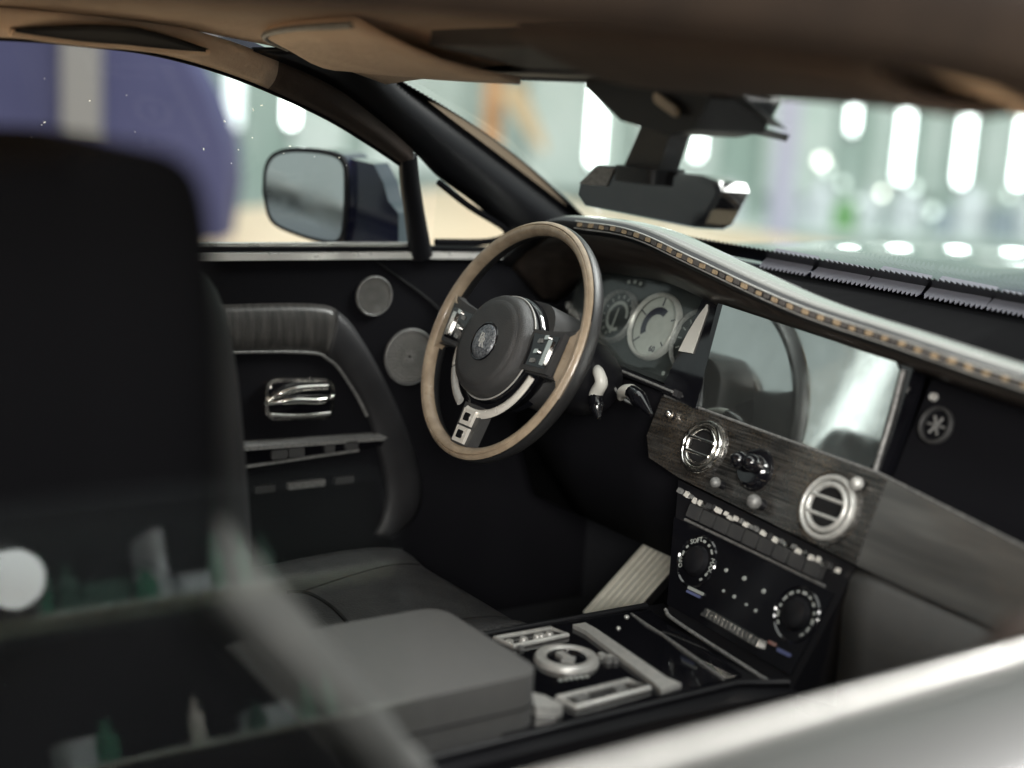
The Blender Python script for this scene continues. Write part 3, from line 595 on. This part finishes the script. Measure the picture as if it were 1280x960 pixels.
lathe('pad_bead', HF, loop(.0805, .0105, .0014, .0014, 8), 'silver', pad, 72)
em = lathe('emblem', HF, [(0, .0415), (.020, .041), (.0255, .039), (.027, .0365)], 'emblem', sw, 40)
lathe('emblem_ring', HF, loop(.0285, .037, .0017, .0017, 8), 'piano', em, 44)
text('monogram', 'R', HF.at(-.0025, .0035, .0415), .022, 'silver', em); text('monogram', 'R', HF.at(.0025, -.0035, .0418), .022, 'silver', em)
# housing block behind the hub (top right)
prism('hub_shell', HF, rr(.0, .012, .080, .074, .04), -.085, -.012, 'hub', sw, .012, 3)
# side spokes with button boxes
for s in (-1, 1):
    sp = prism('spoke', WF, [(s*.066, .026), (s*.118, .034), (s*.150, .040), (s*.166, .046), (s*.168, -.040), (s*.152, -.034), (s*.118, -.034), (s*.070, -.036)][::s], -.010, .006, 'hub', sw, .004, 2)
    prism('spoke_flare', WF, [(s*.149, .030), (s*.158, .036), (s*.169, .060), (s*.171, -.056), (s*.158, -.036), (s*.149, -.030)][::s], -.006, .009, 'tan', sp, .004, 2)
    fr_ = [(s*.074, .026), (s*.146, .031), (s*.140, -.031), (s*.078, -.034)][::s]
    bx_ = prism('button_box', WF, fr_, .0065, .017, 'hub', sw, .004, 2)
    prism('button_recess', WF, [(s*.11+(x-s*.11)*.82, y*.78) for x, y in fr_], .0172, .0182, 'piano', bx_)
    prism('roller', WF, rr(s*.127, -.002, .005, .019, .002, 3), .018, .0215, 'chrome', bx_, .002)
    for k, (dx, dy) in enumerate(((.103, .012), (.104, -.004), (.102, -.018), (.116, .019))):
        prism('button', WF, rr(s*dx, dy, .0045, .0032, .0012, 2, skew=.2*s), .018, .0205+.001*(k % 2), 'chrome' if k % 2 else 'dsilver', bx_, .0015)
# chrome arc below the hub, in four pieces
for a0, a1, m in ((186, 206, 'bright'), (208, 246, 'silver'), (260, 302, 'bright'), (304, 346, 'bright')):
    lathe('chrome_arc', HF, loop(.102, .006, .0072, .004, 10), m, sw, 16, a0, a1, 50)
lathe('lower_bowl', HF, [(.080, .002), (.094, .0), (.097, -.010), (.086, -.03)], 'piano', sw, 40, 180, 350)
# bottom spoke
bs = prism('spoke', WF, [(-.026, -.105), (.026, -.105), (.023, -.17), (-.023, -.17)], -.010, .008, 'hub', sw, .004)
for v0, v1 in ((-.138, -.114), (-.165, -.141)):
    prism('spoke_plate', WF, [(-.015, v1), (.015, v1), (.014, v0), (-.014, v0)][::-1], .008, .013, 'bright', bs, .003)
    prism('plate_inset', WF, rr(0, (v0+v1)/2, .007, .006, .002, 2), .013, .0142, 'piano', bs, .0005)
# column with its two stalks
co = thing('steering_column', (-.37, .1, .55), 'black steering column with two white tipped stalks', 'steering column')
lathe('column_shroud', WF, [(.045, -.20), (.058, -.17), (.062, -.10), (.055, -.088), (0, -.088)], 'blackpl', co, 32)
def stalk(pts, rad, tip):
    P_ = cat(pts, 6); n = len(P_); k = int(n*tip)
    rs = [interp(list(enumerate(rad)), i*(len(rad)-1)/(n-1)) for i in range(n)]
    a = sweep('stalk', P_[:k+1], rs[:k+1], 'white', co, 12); sweep('stalk_tip', P_[k:], rs[k:], 'piano', a, 12)
stalk([(-.318, .13, .580), (-.300, .12, .578), (-.292, .12, .564), (-.303, .12, .545), (-.292, .115, .528), (-.279, .11, .514)], [.007, .009, .010, .0105, .012, .003], .62)
stalk([(-.262, .135, .548), (-.245, .125, .560), (-.222, .12, .565), (-.195, .115, .560), (-.160, .11, .545)], [.006, .009, .0115, .013, .003], .52)
# pedals
def pedal(name, label, fr_, hw, hh, nr):
    p = thing(name, tuple(fr_.p(0, -hh, -.02)), label, 'pedal')
    prism('pedal_plate', fr_, rr(0, 0, hw, hh, .008, 3), -.012, 0, 'blackpl', p, .003)
    for i in range(nr):
        x = -hw*.86+2*hw*.86*i/(nr-1); prism('pedal_rib', fr_, rr(x, 0, hw*.62/nr, hh*.95, .002, 2), 0, .005, 'pedal', p, .0015)
    sweep('pedal_arm', [fr_.p(0, hh*.5, -.012), fr_.p(0, hh*1.3, -.05), fr_.p(0, hh*2, -.12)], .008, 'blackpl', p, 8)
ax = V((.09, -.02, .005)).normalized(); ay = V((.0, .115, .115)); ay = (ay-ax*ay.dot(ax)).normalized()
pf = Fr((-.352, .26, .205), ax, ay); 
pedal('accelerator_pedal', 'ribbed pale metal accelerator pedal beside the centre console', pf, .060, .085, 7)

# ================================================================== CENTRE CONSOLE
con = thing('centre_console', (0, -.1, .03), 'black centre console with silver rotary dial and switch frames', 'console')
CZ = Fr((0, 0, .262), (1, 0, 0), (0, 1, 0))
prism('console_body', CZ, [(-.170, -.52), (.150, -.52), (.150, -.1), (.165, .11), (-.16, .16), (-.172, -.1)], -.225, -.004, 'blackpl', con, .010, 3)
prism('console_plate', CZ, [(-.150, -.30), (.108, -.30), (.104, .045), (.10, .075), (-.135, .115), (-.148, .05)], -.004, .001, 'piano', con, .002)
sweep('console_edge', [(.122, -.52, .262), (.120, -.2, .262), (.118, .05, .262), (.15, .11, .264)], .0045, 'blackpl', con, 10)
sweep('console_edge', [(-.162, -.52, .262), (-.160, -.1, .262), (-.15, .12, .264)], .0045, 'blackpl', con, 10)
def frame(pts, m, w_=.0045):
    pl_ = pts+[pts[0]]
    return sweep('switch_frame', [CZ.p(x, y, .004) for x, y in pl_], w_, m, con, 8)
f1 = frame([(-.136, -.152), (-.134, -.062), (-.103, -.056), (-.101, -.146)], 'silver', .0036)
for y in (-.140, -.117, -.095, -.088, -.075): lathe('switch', CZ.at(-.118, y, .001), [(0, .006), (.005, .005), (.0065, 0)], 'silver', f1, 12)
f2 = frame([(.060, -.190), (.056, -.078), (.086, -.068), (.092, -.186)], 'silver', .0042)
for y, q in ((-.165, .010), (-.105, .008)): prism('switch', CZ, rr(.074, y, .006, q, .002, 2), .001, .008, 'dsilver', f2, .002)
kf = CZ.at(-.036, -.106, .001)
kr = lathe('rotary_dial', kf, [(.025, .003), (.028, .007), (.034, .009), (.040, .0075), (.0425, .004), (.043, 0)], 'silver', con, 56)
lathe('dial_well', kf, [(0, .003), (.025, .003), (.026, .006)], 'piano', kr, 32)
prism('dial_grip', kf, [(-.017, -.006), (.004, -.007), (.006, -.013), (.018, -.002), (.008, .009), (.004, .005), (-.016, .005)], .003, .0075, 'silver', kr, .002)
for u, v_ in ((.012, .048), (.022, .054), (.028, .046), (.031, .055)): prism('dial_tab', kf, rr(u, v_, .005, .004, .002, 2), 0, .006, 'silver' if u < .025 else 'dsilver', kr, .0015)
prism('console_mark', CZ, rr(-.098, -.158+.02, .008, .004, .002, 2), .001, .006, 'dsilver', con, .001)
for i in range(6): prism('mark', CZ, rr(.012+.001*i, -.150+.0075*i, .003, .0025, .001, 1), .001, .002, 'mark', con)
prism('silver_bar', CZ, [(-.126, -.030), (-.124, -.010), (-.10, -.010), (.075, -.030), (.098, -.026), (.102, -.062), (.080, -.056), (-.10, -.028)], .001, .007, 'silver', con, .0025)
prism('silver_wedge', CZ, [(.040, -.226), (.062, -.212), (.094, -.206), (.098, -.218), (.085, -.238), (.055, -.238)], .001, .014, 'silver', con, .004)
sweep('worn_seam', [CZ.p(x, y, .0015) for x, y in ((-.135, .080), (-.09, .071), (-.05, .068), (.0, .058), (.05, .05), (.104, .040))], [.0018, .003, .0022, .0034, .003, .002], 'dsilver', con, 6)
for u, v_, r in ((-.098, .028, .0035), (-.128, .066, .004), (-.150, .10, .003)): lathe('screw', CZ.at(u, v_, .001), [(0, .003), (r*.8, .0025), (r, 0)], 'silver', con, 10)
ar = prism('armrest', CZ, rr(-.012, -.40, .118, .155, .03, 4), -.005, .066, 'gleather', con, .022, 5, label='pale grey padded armrest lid')

sweep('lid_seam', [CZ.p(x, y, .026) for x, y in rr(-.012, -.40, .1182, .1552, .03, 4)+[rr(-.012, -.40, .1182, .1552, .03, 4)[0]]], .0013, 'cavity', ar, 6)
# ================================================================== SEATS
def cushion(name, parent, f, hw, hh, t, m, n=14, crown=.03, edge=.30, bol=.03, pw=4):
    """rounded pad in frame f: (across, along, out), with side bolsters"""
    vs_, fs = [], []; N = n
    def top(a, b):
        ea = 1-abs(a)**pw; eb = 1-abs(b)**pw; e = max(0, ea*eb)**edge
        return t*.25+(t*.75+crown*(1-a*a)*(1-b*b)+bol*math.exp(-((abs(a)-.78)/.14)**2))*e
    for i in range(N+1):
        for j in range(N+1):
            a = math.sin((i/N*2-1)*pi/2); b = math.sin((j/N*2-1)*pi/2)
            vs_.append(f.p(a*hw, b*hh, top(a, b)))
    for i in range(N):
        for j in range(N):
            fs.append((i*(N+1)+j, (i+1)*(N+1)+j, (i+1)*(N+1)+j+1, i*(N+1)+j+1))
    B = len(vs_); ring = [(i, 0) for i in range(N)]+[(N, j) for j in range(N)]+[(N-i, N) for i in range(N)]+[(0, N-j) for j in range(N)]
    for i, j in ring:
        a = math.sin((i/N*2-1)*pi/2); b = math.sin((j/N*2-1)*pi/2); vs_.append(f.p(a*hw*.97, b*hh*.97, 0))
    K = len(ring)
    for k in range(K):
        i, j = ring[k]; i2, j2 = ring[(k+1) % K]; fs.append((i*(N+1)+j, B+k, B+(k+1) % K, i2*(N+1)+j2))
    fs.append([B+k for k in range(K)])
    o = mk(name, vs_, fs, m, parent, 70); return o
ds = thing('bucket_seat', (-.38, -.3, .03), 'dark leather driver seat behind the steering wheel', 'seat')
sf = Fr((-.385, -.285, .135), (1, 0, 0), (0, 1, .06))
dc = cushion('seat_cushion', ds, sf, .235, .27, .10, 'sleather', 28, .012, .22, .022)
box('seat_base', (-.58, -.52, .03), (-.19, -.06, .14), 'matte', ds, .02)
def seam(parent, pts, r=.003, m='cavity'): sweep('seam', cat(pts, 6), r, m, parent, 6)
from mathutils.bvhtree import BVHTree
def drop(o, pts, lift_=.0004):
    off = root(o); tr = BVHTree.FromPolygons([v.co+off for v in o.data.vertices], [list(p.vertices) for p in o.data.polygons]); out = []
    for x, y in pts:
        h = tr.ray_cast(V((x, y, 2)), V((0, 0, -1)))[0]
        if h: out.append(h+V((0, 0, lift_)))
    return out
def xy(pts, n=8): return [(p.x, p.y) for p in cat([(*q, 0) for q in pts], n)]
sweep('seam', drop(dc, xy([(-.462, -.300), (-.452, -.284), (-.43, -.274), (-.37, -.272), (-.30, -.280), (-.22, -.290)])), .0032, 'cavity', dc, 6)
sweep('seam', drop(dc, xy([(-.452, -.284), (-.475, -.20), (-.50, -.12), (-.515, -.045)])), .0016, 'cavity', dc, 6)
sweep('seam', drop(dc, xy([(-.245, -.28), (-.25, -.18), (-.255, -.05)])), .0016, 'cavity', dc, 6)
sweep('piping', drop(dc, xy([(-.605, -.42), (-.606, -.25), (-.603, -.10), (-.57, -.045)])), .0028, 'leather', dc, 6)
bk = Fr((-.40, -.585, .475), (1, 0, 0), (0, -.10, 1)); bk.n = V((0, 1, .10)).normalized()
cushion('backrest', ds, bk, .245, .29, .085, 'leather', 24, .01, .25, .03)
box('backrest_shell', (-.625, -.67, .2), (-.175, -.58, .735), 'matte', ds, .03, 3)
hk = Fr((-.40, -.68, .745), (1, 0, 0), (0, -.05, 1)); hk.n = V((0, 1, .05)).normalized()
cushion('headrest', ds, hk, .13, .10, .09, 'sleather', 20, .01, .3, 0)

ps = thing('bucket_seat', (.38, -.6, .03), 'blurred dark passenger seat with tall headrest at the left edge', 'seat')
box('seat_base', (.19, -.85, .03), (.58, -.40, .12), 'matte', ps, .02)
cushion('seat_cushion', ps, Fr((.385, -.58, .11), (1, 0, 0), (0, 1, .06)), .215, .24, .09, 'sleather', 24, .012, .22, .022)
# backrest: reclined, its camera side bolster catching the window light
pk = Fr((.375, -.775, .50), (1, 0, 0), V((0, -.64, .77)).normalized()); pk.n = pk.x.cross(pk.y)*-1
cushion('backrest', ps, pk, .175, .20, .05, 'velvet', 28, .0, .25, .0)
prism('backrest_shell', pk, rr(0, 0, .19, .205, .06, 5), -.12, .022, 'velvet', ps, .03, 4)
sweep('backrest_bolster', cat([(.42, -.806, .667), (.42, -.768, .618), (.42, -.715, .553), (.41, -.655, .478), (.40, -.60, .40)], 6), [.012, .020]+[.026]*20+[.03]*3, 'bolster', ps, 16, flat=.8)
hp = Fr((.37, -.905, .768), (1, 0, 0), V((0, -.04, 1)).normalized()); hp.n = hp.x.cross(hp.y)*-1
cushion('headrest', ps, hp, .135, .165, .10, 'velvet', 28, .008, .28, 0, 8)
prism('headrest_shell', hp, rr(0, 0, .13, .158, .03, 5), -.06, .02, 'velvet', ps, .03, 4)

# ================================================================== MIRROR, VISORS, OVERHEAD
rm = thing('rear_view_mirror', (-.04, -.02, .93), 'black rear view mirror hanging on its stem from the windshield', 'mirror')
rf = Fr((-.045, .005, .858), V((1, .06, -.035)), (0, .05, 1))
poly = [(-.152, -.014), (-.150, .002), (-.118, .028), (-.06, .034), (.075, .038), (.104, .034), (.112, .024), (.090, -.018), (.076, -.026), (-.135, -.026)][::-1]
mh = prism('mirror_case', rf, poly, -.034, .012, 'piano', rm, .010, 3)
prism('mirror_glass', rf, [(x*.94, y*.86) for x, y in poly], .0125, .0145, 'piano', mh, .001)
prism('facet_glare', rf, [(-.147, .001), (-.093, .004), (-.080, .029), (-.117, .026)], .0148, .017, 'dsilver', mh, .001)  # silver plate put in for windshield light on the case corner
prism('stem', Fr((0, 0, 0), (1, 0, 0), (0, 0, 1), (0, -1, 0)), [(-.115, .882), (-.045, .880), (-.005, .985), (-.055, .992)], -.02, .012, 'hub', rm, .008, 3)
prism('stem_foot', Fr((-.07, 0, .884), (1, 0, 0), (0, 1, 0)), rr(0, 0, .040, .03, .012), -.008, .012, 'blackpl', rm, .004)
mb = prism('mount_block', Fr((0, 0, 0), (1, 0, 0), (0, 0, 1), (0, -1, 0)), [(-.14, .992), (-.06, .952), (.03, .940), (.075, .948), (.10, .985), (.08, 1.02), (-.12, 1.02)], -.05, .06, 'blackpl', rm, .012, 3)
prism('mount_lamp', Fr((.035, -.066, .975), (1, 0, 0), (0, 0, 1), (0, -1, 0)), rr(0, 0, .022, .006, .005, 3, skew=-.4), 0, .006, 'tan', mb, .002)
vi = thing('driver_sun_visor', (-.38, -.12, 1.02), 'tan sun visor with light piping above the driver', 'sun visor')
a = cat([(-.555, -.275, 1.026), (-.48, -.345, 1.038), (-.36, -.365, 1.046), (-.20, -.36, 1.050)], 5); b = cat([(-.565, -.16, 1.002), (-.48, -.125, .996), (-.36, -.112, .994), (-.21, -.11, .994)], 5)
loft('visor_panel', [[lerp(p, q, j/6)+V((0, 0, -.012))*sin(pi*j/6) for j in range(7)] for p, q in zip(a, b)], 'headliner', vi, .010)
sweep('visor_piping', [p+V((0, -.002, -.005)) for p in a], .0042, 'dsilver', vi, 8)
vp = thing('passenger_sun_visor', (.34, -.12, 1.02), 'brown sun visor blurred at the upper right', 'sun visor')
a = cat([(.10, -.33, 1.040), (.25, -.36, 1.036), (.45, -.36, 1.026), (.57, -.33, 1.014)], 5); b = cat([(.12, -.12, .996), (.25, -.115, .994), (.45, -.12, .992), (.57, -.14, .99)], 5)
loft('visor_panel', [[lerp(p, q, j/6)+V((0, 0, -.014))*sin(pi*j/6) for j in range(7)] for p, q in zip(a, b)], 'brownliner', vp, .012)
sweep('visor_piping', [p+V((0, -.002, -.005)) for p in a], .004, 'brownliner', vp, 8)
oc = thing('overhead_console', (-.04, -.2, 1.03), 'black overhead console between the sun visors', 'overhead console')
prism('console_housing', Fr((0, 0, 0), (1, 0, 0), (0, 1, -.13), None), [(-.175, -.40), (.085, -.40), (.10, -.09), (-.185, -.09)], .985, 1.03, 'leather', oc, .015, 3)
prism('console_lens', Fr((0, 0, 0), (1, 0, 0), (0, 1, -.13), None), rr(-.12, -.13, .045, .02, .008), .981, .986, 'dsilver', oc, .002)
# grab handle recess in the driver side rail
gh = thing('grab_handle', (-.58, -.5, 1.03), 'dark oval grab handle recess in the tan roof rail', 'grab handle')
pts = []
for i in range(21):
    t = i/20; y = -.655+.27*t; pts.append((y, sin(pi*t)))
rows = [[V((-.588+.0*s, y, 1.030-.010*max(0, (y+.5))/.12)) + V((.030, 0, .012))*(j/5-.35)*s*1.6 for j in range(6)] for y, s in [(p[0], max(.03, p[1])) for p in pts]]
loft('recess', [[p+V((.010, 0, -.010)) for p in r] for r in rows], 'cavity', gh, .006)
sweep('handle_lip', [r[0]+V((.010, 0, -.012)) for r in rows], .0055, 'headliner', gh, 8)
# rear quarter glass on the camera side
qg = thing('rear_quarter_window', (.74, -1.1, .62), 'half lowered rear side window glass with reflections at lower left', 'window')
mk('window_pane', [(.7522, -1.45, .58), (.7522, -.79, .58), (.7022, -.81, .776), (.7022, -1.45, .776)], [(0, 1, 2, 3)], 'glass', qg, 0)

f_ = Fr((-6, -6.6, 1.1), (1, 0, 0), (0, 1, 0)); t = thing('tube_lamp', (-6, -6.6, 1.1), 'white tube lamp mirrored as a slanting streak in the centre display', 'lamp', 'lit tube lamps behind the car')
lathe('tube', f_, [(0, 0), (.08, .01), (.12, .05), (.12, 1.95), (.08, 1.99), (0, 2)], 'tube2', t, 16); lathe('cap', f_, [(0, 2), (.16, 2), (.16, 2.1), (0, 2.1)], 'greypost', t, 16)
# ---- display rack on the camera side, mirrored in that glass
rk = thing('display_rack', (3.2, -.1, -.36), 'rack with pale green boards mirrored in the rear side window', 'rack')
for z in (.70, 1.02): box('rack_board', (3.05, -.75, z), (3.35, .6, z+.008), 'panelw', rk, .003)
box('rack_back', (3.38, -.8, -.36), (3.42, .65, 1.3), 'gaugedark', rk, .005)
for y in (-.78, .60): box('rack_post', (3.05, y, -.36), (3.08, y+.03, 1.3), 'greypost', rk, .004)
lf = Fr((3.0, -.42, 1.10), (0, 1, 0), (0, 0, 1), (-1, 0, 0))
t = thing('round_lamp', (3.0, -.42, 1.10), 'round white lamp mirrored in the rear side window', 'lamp')
lathe('lamp_globe', lf, [(0, .06)]+[(.06*sin(k), .06*cos(k)) for k in (.3, .6, .9, 1.2, 1.57)]+[(.06, -.02)], 'globe', t, 24); lathe('lamp_shade', lf, [(.062, -.0), (.072, -.02), (.05, -.06), (0, -.06)], 'greypost', t, 24)
for y, z, hw, h, m, lab in (
    (-.20, 1.028, .05, .06, 'teal', 'dull green box on the top rack board beside the round lamp'), (-.07, 1.028, .012, .16, 'paleobj', 'thin tall pale box on the top rack board'),
    (.00, 1.028, .035, .05, 'paleobj', 'small white box at the right of the top rack board'),
    (.14, .708, .035, .05, 'paleobj', 'small pale box at the right of the lower rack board'),
    (-.30, .708, .03, .06, 'paleobj', 'narrow pale box under the round lamp')):
    o = box('carton', (3.12, y-hw, z), (3.28, y+hw, z+h), m, None, .004); setp(o, lab, 'box', 'boxes on the mirrored rack')
k = 0
for z, zn in ((1.028, 'top'), (.708, 'middle'), (.393, 'bottom')):
    ys_ = [-.34, -.28, -.12, .06, .11, .18] if z > 1 else ([-.52, -.25, -.06, .09, .20, .27] if z > .5 else [-.40, -.28, -.17, -.02, .07, .16, .25])
    for q, y in enumerate(ys_):
        h = random.uniform(.06, .15); r = random.uniform(.014, .028); f = Fr((3.10+.03*(q % 2), y, z), (1, 0, 0), (0, 1, 0)); k += 1
        o = lathe('bottle', f, [(0, 0), (r, .0), (r, h*.6), (r*.4, h*.75), (r*.4, h), (0, h)], random.choice(['bottlegreen', 'bottlegreen', 'paleobj', 'teal', 'bright']), None, 14)
        setp(o, '%s small bottle from the left on the %s board of the mirrored rack' % (words[q], zn), 'bottle', 'bottles on the mirrored rack')
box('rack_board', (3.05, -.75, .385), (3.35, .6, .393), 'panelw', rk, .002)
